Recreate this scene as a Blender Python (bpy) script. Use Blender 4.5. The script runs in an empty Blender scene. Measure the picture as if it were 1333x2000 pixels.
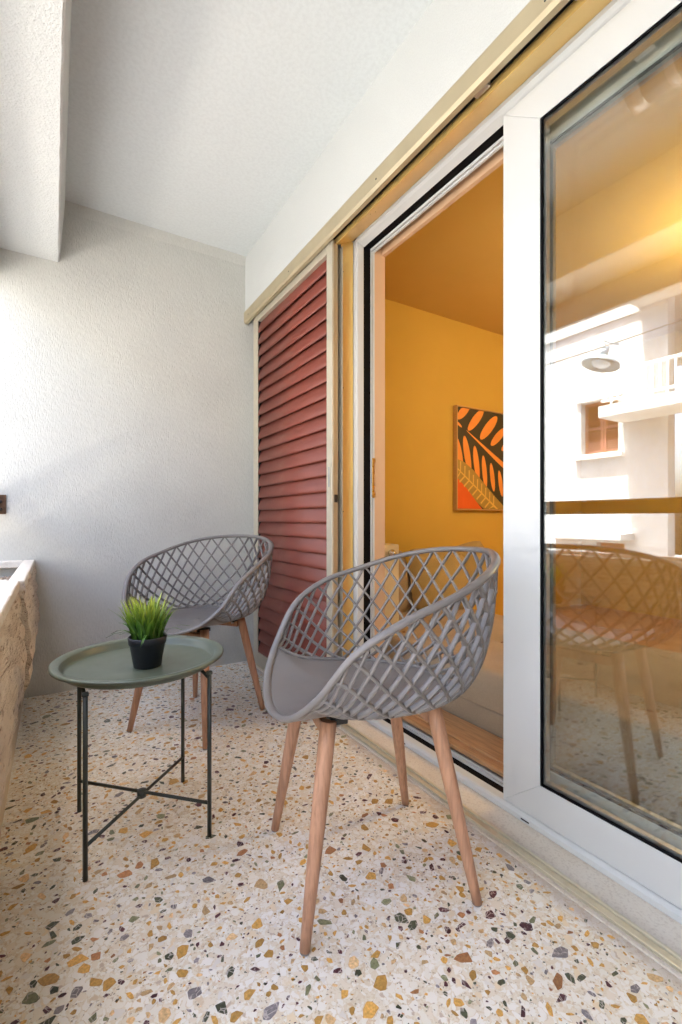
import bpy, bmesh, math, random
from mathutils import Vector, Matrix
random.seed(7)
R = math.radians
scene = bpy.context.scene
COL = scene.collection

# ------------------------------------------------------------------ camera
CAM_H = 0.90
cam_d = bpy.data.cameras.new("camera")
cam = bpy.data.objects.new("camera", cam_d)
COL.objects.link(cam)
cam.location = (0, 0, CAM_H)
cam.rotation_euler = (R(90), 0, R(-31.75))
cam_d.sensor_fit = 'VERTICAL'
cam_d.sensor_height = 36.0
cam_d.sensor_width = 24.0
cam_d.lens = 16.29
cam_d.shift_y = 0.007
cam_d.clip_start = 0.02
cam_d.clip_end = 500
scene.camera = cam

# ------------------------------------------------------------------ sky, sun, exposure
SUN_EL, SUN_AZ = 74.0, 74.0          # azimuth clockwise from +Y: the sun stands behind our own building
world = bpy.data.worlds.new("World")
scene.world = world
world.use_nodes = True
wn = world.node_tree
bg = wn.nodes['Background']
sky = wn.nodes.new('ShaderNodeTexSky')
sky.sky_type = 'NISHITA'
sky.sun_disc = False
sky.sun_elevation = R(SUN_EL)
sky.sun_rotation = R(SUN_AZ)
sky.air_density = 0.8
sky.dust_density = 6.0
sky.ozone_density = 0.0
wn.links.new(sky.outputs[0], bg.inputs[0])
bg.inputs[1].default_value = 0.15
sun_d = bpy.data.lights.new("sun", 'SUN')
sun_d.energy = 5.0
sun_d.angle = R(0.5)
sun_d.color = (1.0, 0.985, 0.955)
sun = bpy.data.objects.new("sun", sun_d)
COL.objects.link(sun)
to_sun = Vector((math.cos(R(SUN_EL)) * math.sin(R(SUN_AZ)), math.cos(R(SUN_EL)) * math.cos(R(SUN_AZ)), math.sin(R(SUN_EL))))
sun.rotation_euler = to_sun.to_track_quat('Z', 'Y').to_euler()
sun.location = (6, 0, 12)

vs = scene.view_settings
vs.view_transform = 'Standard'
vs.look = 'None'
vs.gamma = 1.0
vs.use_curve_mapping = False
vs.exposure = 3.35
scene.render.engine = 'CYCLES'
cy = scene.cycles
cy.max_bounces = 8
cy.diffuse_bounces = 5
cy.glossy_bounces = 4
cy.transmission_bounces = 4
cy.use_adaptive_sampling = True
cy.adaptive_threshold = 0.03
cy.transparent_max_bounces = 16
cy.use_denoising = True
cy.sample_clamp_indirect = 8.0
cy.caustics_reflective = False
cy.caustics_refractive = False

# ------------------------------------------------------------------ materials
def mat(name):
    m = bpy.data.materials.new(name)
    m.use_nodes = True
    nt = m.node_tree
    return m, nt, nt.nodes['Principled BSDF']

def N(nt, kind, **kw):
    n = nt.nodes.new(kind)
    for k, v in kw.items():
        setattr(n, k, v)
    return n

def coords(nt, scale=(1, 1, 1), kind='Object'):
    tc = N(nt, 'ShaderNodeTexCoord')
    mp = N(nt, 'ShaderNodeMapping')
    mp.inputs['Scale'].default_value = scale
    nt.links.new(tc.outputs[kind], mp.inputs['Vector'])
    return mp.outputs['Vector']

def noise(nt, vec, scale, detail=4, rough=0.55):
    n = N(nt, 'ShaderNodeTexNoise')
    n.inputs['Scale'].default_value = scale
    n.inputs['Detail'].default_value = detail
    n.inputs['Roughness'].default_value = rough
    nt.links.new(vec, n.inputs['Vector'])
    return n.outputs['Fac']

def ramp(nt, fac, stops, interp='LINEAR'):
    r = N(nt, 'ShaderNodeValToRGB')
    r.color_ramp.interpolation = interp
    el = r.color_ramp.elements
    while len(el) < len(stops):
        el.new(0.5)
    for e, (p, c) in zip(el, stops):
        e.position = p
        e.color = (c[0], c[1], c[2], 1)
    nt.links.new(fac, r.inputs['Fac'])
    return r.outputs['Color']

def bump(nt, p, height, strength, dist=0.002, prev=None):
    b = N(nt, 'ShaderNodeBump')
    b.inputs['Strength'].default_value = strength
    b.inputs['Distance'].default_value = dist
    nt.links.new(height, b.inputs['Height'])
    if prev is not None:
        nt.links.new(prev, b.inputs['Normal'])
    nt.links.new(b.outputs['Normal'], p.inputs['Normal'])
    return b.outputs['Normal']

def mixc(nt, fac, a, b, blend='MIX'):
    m = N(nt, 'ShaderNodeMix', data_type='RGBA', blend_type=blend)
    for sock, v in ((m.inputs[0], fac), (m.inputs[6], a), (m.inputs[7], b)):
        if isinstance(v, (int, float)):
            sock.default_value = v
        elif isinstance(v, tuple):
            sock.default_value = (v[0], v[1], v[2], 1)
        else:
            nt.links.new(v, sock)
    return m.outputs[2]

def dark(c, f):
    return (c[0] * f, c[1] * f, c[2] * f)

def simple(name, col, rough=0.5, metal=0.0, var=0.08, vscale=6.0, spec=0.5, bmp=0.0, bscale=60.0, stretch=(1, 1, 1), coat=0.0):
    """Plain paint / metal / plastic with slight tone and gloss variation."""
    m, nt, p = mat(name)
    v = coords(nt, stretch)
    f = noise(nt, v, vscale, 5)
    c = ramp(nt, f, [(0.25, dark(col, 1 - var)), (0.75, dark(col, 1 + var))])
    nt.links.new(c, p.inputs['Base Color'])
    p.inputs['Metallic'].default_value = metal
    p.inputs['Specular IOR Level'].default_value = spec
    rr = N(nt, 'ShaderNodeMapRange')
    rr.inputs['To Min'].default_value = max(0.02, rough - 0.06)
    rr.inputs['To Max'].default_value = min(1, rough + 0.06)
    if var > 0:
        nt.links.new(noise(nt, v, vscale * 3.1, 3), rr.inputs['Value'])
        nt.links.new(rr.outputs[0], p.inputs['Roughness'])
    else:
        p.inputs['Roughness'].default_value = rough
    if coat:
        p.inputs['Coat Weight'].default_value = coat
    if bmp:
        bump(nt, p, noise(nt, v, bscale, 4), bmp)
    return m

def stucco(name, col, stretch=(1, 1, 1), scale=120.0, strength=0.5, blotch=0.05, dist=0.004):
    m, nt, p = mat(name)
    v = coords(nt)
    vs_ = coords(nt, stretch)
    big = noise(nt, v, 1.7, 4)
    c = ramp(nt, big, [(0.3, dark(col, 1 - blotch)), (0.7, dark(col, 1 + blotch * 0.5))])
    fine = noise(nt, vs_, scale, 3, 0.6)
    c2 = mixc(nt, 0.22, c, ramp(nt, fine, [(0.35, dark(col, 0.72)), (0.6, col)]))
    nt.links.new(c2, p.inputs['Base Color'])
    p.inputs['Roughness'].default_value = 0.9
    p.inputs['Specular IOR Level'].default_value = 0.2
    b1 = bump(nt, p, fine, strength, dist)
    bump(nt, p, noise(nt, v, scale * 0.25, 3), strength * 0.4, dist * 2, b1)
    return m

M = {}
M['stucco_wall'] = stucco('stucco_wall', (0.60, 0.605, 0.565), (1, 1, 0.30), 170, 0.7, 0.10, 0.004)
M['stucco_beam'] = stucco('stucco_beam', (0.67, 0.69, 0.675), (1, 1, 1), 140, 0.7, 0.04, 0.004)
M['ceiling'] = stucco('ceiling', (0.68, 0.72, 0.725), (1, 1, 1), 70, 0.12, 0.03, 0.003)
M['lintel'] = stucco('lintel', (0.60, 0.62, 0.605), (1, 1, 1), 230, 0.35, 0.03, 0.002)
M['dark_end_wall'] = stucco('dark_end_paint', (0.20, 0.17, 0.14), (1, 1, 1), 90, 0.4, 0.06, 0.003)  # dark tone given to the unseen near wall to cut bounced light
M['champagne'] = simple('champagne_aluminium', (0.50, 0.425, 0.275), 0.38, 0.45, 0.07, 9, 0.5, stretch=(1, 1, 0.25))
M['gold_jamb'] = simple('golden_aluminium_room_reflection', (0.86, 0.58, 0.19), 0.30, 0.5, 0.08, 6, 0.5, stretch=(1, 1, 0.3))  # golden-beige metal with the orange room's reflection put into its colour
M['champagne_pale'] = simple('pale_champagne_aluminium', (0.57, 0.525, 0.41), 0.40, 0.35, 0.05, 9, 0.5)
M['brass_track'] = simple('worn_track', (0.70, 0.65, 0.50), 0.35, 0.5, 0.14, 14, 0.5, stretch=(1, 0.3, 1))
M['slat'] = simple('oxide_red_slat', (0.215, 0.050, 0.031), 0.46, 0.0, 0.16, 5, 0.5, stretch=(1, 0.4, 3))
M['pvc'] = simple('white_pvc', (0.63, 0.655, 0.65), 0.3, 0.0, 0.0, 3, 0.4)
M['rubber'] = simple('black_rubber', (0.004, 0.004, 0.005), 0.7, 0, 0.2, 20, 0.1)
M['steel'] = simple('track_steel', (0.55, 0.55, 0.54), 0.35, 0.8, 0.12, 22)
M['brass'] = simple('brass', (0.70, 0.50, 0.18), 0.28, 1.0, 0.1, 20)
M['marble'] = None
M['reveal'] = simple('painted_reveal', (0.66, 0.44, 0.27), 0.6, 0, 0.04, 4)
M['ochre'] = simple('ochre_room_paint', (0.62, 0.40, 0.075), 0.75, 0, 0.03, 3, 0.3, 0.15, 120)
M['ochre_ceiling'] = simple('ochre_ceiling_paint', (0.62, 0.41, 0.115), 0.8, 0, 0.03, 3, 0.3)
M['plastic'] = simple('taupe_plastic', (0.182, 0.166, 0.155), 0.38, 0, 0.03, 12, 0.5, 0.05, 700)
M['bracket'] = simple('black_bracket', (0.02, 0.02, 0.02), 0.45)
M['glide'] = simple('grey_glide', (0.30, 0.29, 0.28), 0.5)
M['green_metal'] = simple('sage_green_metal', (0.118, 0.140, 0.100), 0.34, 0, 0.05, 8, 0.5)
M['dark_green'] = simple('dark_green_tube', (0.035, 0.043, 0.036), 0.36, 0, 0.08, 10, 0.5)
M['pot'] = simple('black_pot', (0.010, 0.013, 0.018), 0.42, 0, 0.1, 20)
M['soil'] = simple('soil', (0.03, 0.022, 0.015), 0.95, 0, 0.4, 60)
M['radiator'] = simple('cream_radiator', (0.72, 0.62, 0.42), 0.4)
M['chrome'] = simple('chrome', (0.6, 0.58, 0.52), 0.2, 1.0)
M['facade'] = stucco('street_facade', (0.50, 0.50, 0.49), (1, 1, 0.12), 5, 0.15, 0.16, 0.01)
M['facade_ochre'] = stucco('loggia_paint', (0.42, 0.26, 0.15), (1, 1, 1), 6, 0.15, 0.06, 0.01)
M['brown_shutter'] = simple('brown_street_shutter', (0.21, 0.085, 0.06), 0.55)
M['white_paint'] = simple('white_paint', (0.8, 0.8, 0.79), 0.45, 0, 0.03)
M['lamp_metal'] = simple('street_lamp_metal', (0.28, 0.33, 0.36), 0.45, 0.3, 0.15)
M['cable'] = simple('cable', (0.05, 0.05, 0.055), 0.6)
M['rust'] = simple('rusty_iron', (0.13, 0.075, 0.045), 0.8, 0.2, 0.5, 40, 0.3, 0.4, 80)
M['handrail'] = simple('handrail_iron', (0.09, 0.06, 0.045), 0.5, 0.2, 0.2, 10)
M['asphalt'] = simple('street_paving', (0.15, 0.15, 0.148), 0.85, 0, 0.15, 3, 0.3, 0.3, 80)
M['pavement'] = simple('pavement', (0.42, 0.40, 0.37), 0.85, 0, 0.1, 3)
M['frame_gilt'] = simple('gilt_wood', (0.55, 0.34, 0.13), 0.45, 0.1, 0.12, 25, 0.5, stretch=(1, 1, 6))
M['lamp_band'] = simple('brushed_band', (0.85, 0.85, 0.84), 0.3, 0.2)
M['lamp_frost'] = simple('frosted_plastic', (0.55, 0.60, 0.64), 0.5)

def wood(name, c1, c2, stretch, rough=0.45):
    m, nt, p = mat(name)
    v = coords(nt, stretch)
    n1 = noise(nt, v, 22, 6, 0.65)
    n2 = noise(nt, v, 90, 3)
    c = ramp(nt, n1, [(0.30, c2), (0.52, c1), (0.75, dark(c1, 1.12))])
    c = mixc(nt, 0.45, c, ramp(nt, n2, [(0.36, dark(c2, 0.6)), (0.58, c1)]))
    nt.links.new(c, p.inputs['Base Color'])
    p.inputs['Roughness'].default_value = rough
    bump(nt, p, n2, 0.08, 0.001)
    return m
M['beech'] = wood('beech_leg', (0.53, 0.295, 0.180), (0.41, 0.205, 0.118), (1.6, 1.6, 0.10))
M['threshold'] = wood('oak_threshold', (0.55, 0.31, 0.14), (0.42, 0.22, 0.09), (1.6, 0.10, 1.6), 0.35)

def fabric(name, col):
    m, nt, p = mat(name)
    v = coords(nt)
    w = noise(nt, v, 420, 2)
    c = ramp(nt, noise(nt, v, 7, 4), [(0.3, dark(col, 0.88)), (0.7, dark(col, 1.08))])
    c = mixc(nt, 0.35, c, ramp(nt, w, [(0.35, dark(col, 0.6)), (0.65, dark(col, 1.2))]))
    nt.links.new(c, p.inputs['Base Color'])
    p.inputs['Roughness'].default_value = 0.95
    p.inputs['Specular IOR Level'].default_value = 0.1
    p.inputs['Sheen Weight'].default_value = 0.2
    bump(nt, p, w, 0.35, 0.001)
    return m
M['sofa'] = fabric('sofa_linen', (0.36, 0.275, 0.18))
M['cushion'] = fabric('cushion_khaki', (0.40, 0.29, 0.115))
M['cushion_brown'] = fabric('cushion_brown', (0.25, 0.145, 0.08))

# pale limestone sill
m, nt, p = mat('limestone_sill')
v = coords(nt, (1, 0.35, 1))
c = ramp(nt, noise(nt, v, 9, 7, 0.65), [(0.30, (0.62, 0.53, 0.41)), (0.5, (0.73, 0.66, 0.55)), (0.72, (0.79, 0.74, 0.65))])
c = mixc(nt, 0.35, c, ramp(nt, noise(nt, coords(nt), 160, 3), [(0.34, (0.46, 0.38, 0.30)), (0.5, (0.76, 0.70, 0.60))]))
nt.links.new(c, p.inputs['Base Color'])
p.inputs['Roughness'].default_value = 0.45
M['marble'] = m

# travertine-like scratched concrete of the planters
m, nt, p = mat('scratched_cement')
v = coords(nt, (1.0, 1.0, 1.0))
vl = coords(nt, (1.0, 0.16, 1.5))
c = ramp(nt, noise(nt, v, 6, 5), [(0.3, (0.60, 0.50, 0.395)), (0.7, (0.72, 0.635, 0.53))])
pit = noise(nt, vl, 70, 5, 0.7)
c = mixc(nt, ramp(nt, pit, [(0.36, (1, 1, 1)), (0.47, (0, 0, 0))]), c, (0.30, 0.22, 0.155))
nt.links.new(c, p.inputs['Base Color'])
p.inputs['Roughness'].default_value = 0.95
b1 = bump(nt, p, pit, 0.9, 0.010)
bump(nt, p, noise(nt, vl, 18, 5, 0.65), 0.6, 0.015, b1)
M['planter'] = m
M['planter_rim_lit'] = stucco('planter_rim_lit', (0.74, 0.70, 0.63), (1, 1, 1), 40, 0.9, 0.10, 0.01)  # paler than the trough: sunlight on the rim put into the colour
M['upstand'] = stucco('upstand', (0.60, 0.51, 0.40), (1, 1, 1), 40, 0.4, 0.10, 0.005)
M['gravel'] = stucco('gravel', (0.42, 0.33, 0.26), (1, 1, 1), 60, 1.0, 0.2, 0.02)

# terrazzo ground mass: pale marble crumbs in cream cement
m, nt, p = mat('terrazzo_mass')
v = coords(nt)
wob = N(nt, 'ShaderNodeTexNoise'); wob.inputs['Scale'].default_value = 38; wob.inputs['Detail'].default_value = 3
nt.links.new(v, wob.inputs['Vector'])
add = N(nt, 'ShaderNodeMix', data_type='VECTOR'); add.inputs[0].default_value = 0.035
nt.links.new(v, add.inputs[4]); nt.links.new(wob.outputs['Color'], add.inputs[5])
wv = add.outputs[1]
def cells(scale, vec):
    vo = N(nt, 'ShaderNodeTexVoronoi'); vo.inputs['Scale'].default_value = scale
    nt.links.new(vec, vo.inputs['Vector'])
    ed = N(nt, 'ShaderNodeTexVoronoi', feature='DISTANCE_TO_EDGE'); ed.inputs['Scale'].default_value = scale
    nt.links.new(vec, ed.inputs['Vector'])
    sp = N(nt, 'ShaderNodeSeparateColor'); nt.links.new(vo.outputs['Color'], sp.inputs[0])
    return sp, ed.outputs['Distance']
s1, e1 = cells(62, wv)
s2, e2 = cells(135, wv)
s3, e3 = cells(330, v)
cement = (0.78, 0.70, 0.56)
chipA = ramp(nt, s1.outputs[0], [(0.0, (0.90, 0.89, 0.87)), (0.30, (0.87, 0.85, 0.80)), (0.52, (0.84, 0.78, 0.69)), (0.66, (0.91, 0.90, 0.89)), (0.84, (0.80, 0.78, 0.76)), (0.93, (0.85, 0.74, 0.57))], 'CONSTANT')
chipB = ramp(nt, s2.outputs[0], [(0.0, (0.88, 0.87, 0.84)), (0.35, (0.80, 0.73, 0.62)), (0.55, (0.90, 0.89, 0.87)), (0.74, (0.74, 0.63, 0.49)), (0.86, (0.84, 0.81, 0.76)), (0.94, (0.62, 0.53, 0.45))], 'CONSTANT')
chipC = ramp(nt, s3.outputs[0], [(0.0, (0.87, 0.85, 0.80)), (0.45, (0.76, 0.69, 0.58)), (0.80, (0.86, 0.83, 0.78)), (0.93, (0.42, 0.33, 0.24)), (0.972, (0.12, 0.10, 0.10))], 'CONSTANT')
base = mixc(nt, 0.55, cement, chipC)
mb = N(nt, 'ShaderNodeMath', operation='MULTIPLY')
nt.links.new(ramp(nt, e2, [(0.03, (0, 0, 0)), (0.09, (1, 1, 1))]), mb.inputs[0])
nt.links.new(ramp(nt, s2.outputs[1], [(0.40, (0, 0, 0)), (0.41, (1, 1, 1))]), mb.inputs[1])
base = mixc(nt, mb.outputs[0], base, chipB)
ma = N(nt, 'ShaderNodeMath', operation='MULTIPLY')
nt.links.new(ramp(nt, e1, [(0.04, (0, 0, 0)), (0.10, (1, 1, 1))]), ma.inputs[0])
nt.links.new(ramp(nt, s1.outputs[1], [(0.38, (0, 0, 0)), (0.39, (1, 1, 1))]), ma.inputs[1])
base = mixc(nt, ma.outputs[0], base, chipA)
stain = ramp(nt, noise(nt, v, 2.3, 5, 0.6), [(0.30, (0.90, 0.86, 0.79)), (0.56, (1, 1, 1))])
base = mixc(nt, 0.7, base, stain, 'MULTIPLY')
base = mixc(nt, 1.0, base, (1.0, 0.99, 0.94), 'MULTIPLY')
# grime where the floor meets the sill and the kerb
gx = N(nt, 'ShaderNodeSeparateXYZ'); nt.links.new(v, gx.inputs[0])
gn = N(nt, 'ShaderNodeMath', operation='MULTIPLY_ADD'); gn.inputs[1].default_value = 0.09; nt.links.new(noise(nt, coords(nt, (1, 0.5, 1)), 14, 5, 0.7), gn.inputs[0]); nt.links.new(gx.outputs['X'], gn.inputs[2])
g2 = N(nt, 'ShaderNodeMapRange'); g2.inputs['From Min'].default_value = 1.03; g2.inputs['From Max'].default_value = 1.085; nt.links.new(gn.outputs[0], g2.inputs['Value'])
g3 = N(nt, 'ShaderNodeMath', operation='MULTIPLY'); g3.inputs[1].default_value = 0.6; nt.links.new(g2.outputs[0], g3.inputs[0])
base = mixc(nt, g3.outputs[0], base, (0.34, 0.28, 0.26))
nt.links.new(base, p.inputs['Base Color'])
rr = N(nt, 'ShaderNodeMapRange'); rr.inputs['To Min'].default_value = 0.16; rr.inputs['To Max'].default_value = 0.5
nt.links.new(noise(nt, v, 5, 5), rr.inputs['Value'])
nt.links.new(rr.outputs[0], p.inputs['Roughness'])
p.inputs['Specular IOR Level'].default_value = 0.4
M['terrazzo'] = m

def chip_mat(name, col, vein=(0.66, 0.60, 0.55), veins=0.75):
    m, nt, p = mat(name)
    oi = N(nt, 'ShaderNodeObjectInfo')
    geo = N(nt, 'ShaderNodeNewGeometry')
    v = geo.outputs['Position']
    c = ramp(nt, noise(nt, v, 190, 4), [(0.3, dark(col, 0.72)), (0.7, dark(col, 1.25))])
    rr = N(nt, 'ShaderNodeMath', operation='ADD')
    nt.links.new(oi.outputs['Random'], rr.inputs[0]); nt.links.new(geo.outputs['Random Per Island'], rr.inputs[1])
    fr = N(nt, 'ShaderNodeMath', operation='FRACT'); nt.links.new(rr.outputs[0], fr.inputs[0])
    c = mixc(nt, 1.0, c, ramp(nt, fr.outputs[0], [(0, (0.66, 0.66, 0.66)), (1, (1.28, 1.28, 1.28))]), 'MULTIPLY')
    if veins:
        ed = N(nt, 'ShaderNodeTexVoronoi', feature='DISTANCE_TO_EDGE'); ed.inputs['Scale'].default_value = 85
        nt.links.new(v, ed.inputs['Vector'])
        k = N(nt, 'ShaderNodeMath', operation='MULTIPLY')
        nt.links.new(ramp(nt, ed.outputs['Distance'], [(0.025, (1, 1, 1)), (0.07, (0, 0, 0))]), k.inputs[0])
        nt.links.new(ramp(nt, noise(nt, v, 40, 2), [(0.44, (0, 0, 0)), (0.54, (veins, veins, veins))]), k.inputs[1])
        c = mixc(nt, k.outputs[0], c, vein)
    nt.links.new(c, p.inputs['Base Color'])
    p.inputs['Roughness'].default_value = 0.3
    p.inputs['Specular IOR Level'].default_value = 0.4
    return m
CHIPS = [
    (chip_mat('chip_ochre', (0.62, 0.36, 0.10), veins=0.0), 0.38),
    (chip_mat('chip_sand', (0.68, 0.47, 0.24), veins=0.0), 0.17),
    (chip_mat('chip_terracotta', (0.48, 0.23, 0.10), veins=0.0), 0.06),
    (chip_mat('chip_maroon', (0.100, 0.034, 0.042)), 0.13),
    (chip_mat('chip_dark_green', (0.085, 0.095, 0.055)), 0.10),
    (chip_mat('chip_olive', (0.25, 0.26, 0.14), veins=0.4), 0.09),
    (chip_mat('chip_grey', (0.27, 0.245, 0.25)), 0.07),
]

def glass(name, base_r, tint):
    m = bpy.data.materials.new(name); m.use_nodes = True
    nt = m.node_tree; nt.nodes.clear()
    out = N(nt, 'ShaderNodeOutputMaterial'); mx = N(nt, 'ShaderNodeMixShader')
    tr = N(nt, 'ShaderNodeBsdfTransparent'); gl = N(nt, 'ShaderNodeBsdfGlossy')
    tr.inputs[0].default_value = (*tint, 1); gl.inputs['Roughness'].default_value = 0.0
    gl.inputs['Color'].default_value = (0.98, 1.0, 0.99, 1)
    lw = N(nt, 'ShaderNodeLayerWeight'); lw.inputs[0].default_value = 0.5
    fr = N(nt, 'ShaderNodeMath', operation='POWER'); fr.inputs[1].default_value = 5.0
    nt.links.new(lw.outputs['Facing'], fr.inputs[0])
    ad = N(nt, 'ShaderNodeMath', operation='ADD', use_clamp=True); ad.inputs[1].default_value = base_r
    nt.links.new(fr.outputs[0], ad.inputs[0]); nt.links.new(ad.outputs[0], mx.inputs[0])
    nt.links.new(tr.outputs[0], mx.inputs[1]); nt.links.new(gl.outputs[0], mx.inputs[2])
    nt.links.new(mx.outputs[0], out.inputs[0])
    return m
M['glass'] = glass('coated_glass', 0.14, (0.93, 0.95, 0.94))
M['glass_inner'] = glass('clear_glass', 0.04, (0.97, 0.98, 0.97))

# ------------------------------------------------------------------ mesh helpers
class MB:
    def __init__(s): s.v, s.f, s.sm = [], [], []
    def add(s, vs_, fs, smooth=False):
        o = len(s.v); s.v += [tuple(v) for v in vs_]
        for f in fs: s.f.append(tuple(i + o for i in f)); s.sm.append(smooth)
        return s
    def box(s, x0, x1, y0, y1, z0, z1):
        vs_ = [(x, y, z) for z in (z0, z1) for y in (y0, y1) for x in (x0, x1)]
        return s.add(vs_, [(0, 2, 3, 1), (4, 5, 7, 6), (0, 1, 5, 4), (2, 6, 7, 3), (0, 4, 6, 2), (1, 3, 7, 5)])
    def prism_y(s, prof, y0, y1):
        """Closed XZ outline extruded along Y."""
        n = len(prof)
        vs_ = [(x, y0, z) for x, z in prof] + [(x, y1, z) for x, z in prof]
        fs = [(i, (i + 1) % n, n + (i + 1) % n, n + i) for i in range(n)]
        return s.add(vs_, fs + [tuple(range(n))[::-1], tuple(range(n, 2 * n))])
    def prism_x(s, prof, x0, x1):
        n = len(prof)
        vs_ = [(x0, y, z) for y, z in prof] + [(x1, y, z) for y, z in prof]
        fs = [(i, (i + 1) % n, n + (i + 1) % n, n + i) for i in range(n)]
        return s.add(vs_, fs + [tuple(range(n))[::-1], tuple(range(n, 2 * n))])
    def tube(s, pts, rad, n=10, cap=True, squash=1.0):
        pts = [Vector(p) for p in pts]
        if not hasattr(rad, '__len__'): rad = [rad] * len(pts)
        vs_, prev = [], None
        for i, p in enumerate(pts):
            t = (pts[min(i + 1, len(pts) - 1)] - pts[max(i - 1, 0)]).normalized()
            if prev is None:
                a = Vector((0, 0, 1)) if abs(t.z) < 0.9 else Vector((1, 0, 0))
                u = t.cross(a).normalized()
            else:
                u = (prev - t * prev.dot(t)).normalized()
            prev = u; w = t.cross(u)
            for k in range(n):
                a = 2 * math.pi * k / n
                vs_.append(p + u * (rad[i] * math.cos(a)) + w * (rad[i] * squash * math.sin(a)))
        fs = []
        for i in range(len(pts) - 1):
            for k in range(n):
                fs.append((i * n + k, i * n + (k + 1) % n, (i + 1) * n + (k + 1) % n, (i + 1) * n + k))
        s.add(vs_, fs, True)
        if cap:
            o = len(s.v) - len(vs_)
            s.f.append(tuple(o + k for k in range(n))[::-1]); s.sm.append(False)
            o2 = len(s.v) - n
            s.f.append(tuple(o2 + k for k in range(n))); s.sm.append(False)
        return s
    def lathe(s, prof, n=48, c=(0, 0, 0), smooth=True):
        vs_ = []
        for r_, z in prof:
            for k in range(n):
                a = 2 * math.pi * k / n
                vs_.append((c[0] + r_ * math.cos(a), c[1] + r_ * math.sin(a), c[2] + z))
        fs = []
        for i in range(len(prof) - 1):
            for k in range(n):
                fs.append((i * n + k, i * n + (k + 1) % n, (i + 1) * n + (k + 1) % n, (i + 1) * n + k))
        return s.add(vs_, fs, smooth)
    def build(s, name, material, parent=None, bevel=0.0, solid=0.0, seg=2):
        me = bpy.data.meshes.new(name)
        me.from_pydata(s.v, [], s.f)
        bm = bmesh.new(); bm.from_mesh(me)
        if solid == 0.0:
            bmesh.ops.recalc_face_normals(bm, faces=bm.faces)
        bm.to_mesh(me); bm.free()
        me.polygons.foreach_set('use_smooth', s.sm)
        me.materials.append(material)
        o = bpy.data.objects.new(name, me); COL.objects.link(o)
        if parent is not None: o.parent = parent
        if solid:
            md = o.modifiers.new('thickness', 'SOLIDIFY'); md.thickness = solid; md.offset = -1
        if bevel:
            md = o.modifiers.new('edge', 'BEVEL'); md.width = bevel; md.segments = seg; md.limit_method = 'ANGLE'; md.angle_limit = R(40)
            for q in me.polygons: q.use_smooth = True
            md2 = o.modifiers.new('shade', 'WEIGHTED_NORMAL'); md2.keep_sharp = True
        return o

def B(*a): return MB().box(*a)
def tag(o, label=None, cat=None, group=None, kind=None):
    if label: o['label'] = label
    if cat: o['category'] = cat
    if group: o['group'] = group
    if kind: o['kind'] = kind
    return o
def thing(name, label, cat, loc=(0, 0, 0), rz=0, group=None):
    o = bpy.data.objects.new(name, None); COL.objects.link(o)
    o.empty_display_size = 0.1
    o.location = loc; o.rotation_euler = (0, 0, rz)
    return tag(o, label, cat, group)
def bez(a, b, c, d, t):
    u = 1 - t
    return a * u ** 3 + b * (3 * u * u * t) + c * (3 * u * t * t) + d * t ** 3

# ------------------------------------------------------------------ street level and the house opposite
YB, YN = 2.818, -1.3          # far and near end walls of the balcony
ZC = 2.559
tag(B(-60, 60, -60, 60, -3.5, -3.3).build('ground', M['asphalt']), kind='structure')
tag(B(-7.88, -6.4, -40, 40, -3.296, -3.17).build('pavement', M['pavement'], bevel=0.01), kind='structure')
FX = -7.9
hb = thing('street_house', 'white rendered house across the street with brown shuttered window', 'building', (FX, 5, -3.3))
hb_off = Vector((FX, 5, -3.3))
def hpart(mb, name, material, parent=hb, bevel=0.0):
    off = hb_off if parent is hb else Vector((0, 0, 0))
    if parent is hb: mb.v = [tuple(Vector(v) - hb_off) for v in mb.v]
    else: mb.v = [tuple(Vector(v) - hb_off) for v in mb.v]
    return mb.build(name, material, parent, bevel)
wins = [(5.33, 6.16, 2.36, 3.55), (9.2, 10.1, 2.36, 3.55), (9.2, 10.1, -0.9, 0.3), (-2.0, -1.1, 2.36, 3.55), (-2.0, -1.1, -0.9, 0.3)]
# wall in storeys pierced by the window openings
def wall_with_holes(y0, y1, z0, z1, holes, xf, th):
    mb = MB()
    ys = sorted({y0, y1, *[h[0] for h in holes], *[h[1] for h in holes]})
    zs = sorted({z0, z1, *[h[2] for h in holes], *[h[3] for h in holes]})
    for a, b in zip(ys, ys[1:]):
        for c, d in zip(zs, zs[1:]):
            if not any(h[0] <= a and b <= h[1] and h[2] <= c and d <= h[3] for h in holes):
                mb.box(xf - th, xf, a, b, c, d)
    bm_v = mb
    return bm_v
HT = 5.6
w1 = wall_with_holes(4.386, 16, -3.3, HT, wins[:3] + [(5.20, 5.80, -3.3, 0.38)], FX, 0.3)
o = hpart(w1, 'wall', M['facade'])
w2 = wall_with_holes(-14, 2.4, -3.3, HT, wins[3:], FX, 0.3)
hpart(w2, 'wall', M['facade'])
hpart(B(FX - 3.6, FX - 3.4, 2.4, 4.386, -3.3, HT), 'loggia_wall', M['facade_ochre'])
hpart(B(FX - 0.6, FX - 0.302, -14, 16, HT, HT + 0.2).box(FX - 6, FX - 0.6, -14, 16, HT, HT + 0.2), 'roof', M['facade'])
hpart(B(FX + 0.002, FX + 0.05, 4.40, 16, 5.18, 5.26), 'string_course', M['facade'], bevel=0.01)
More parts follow.
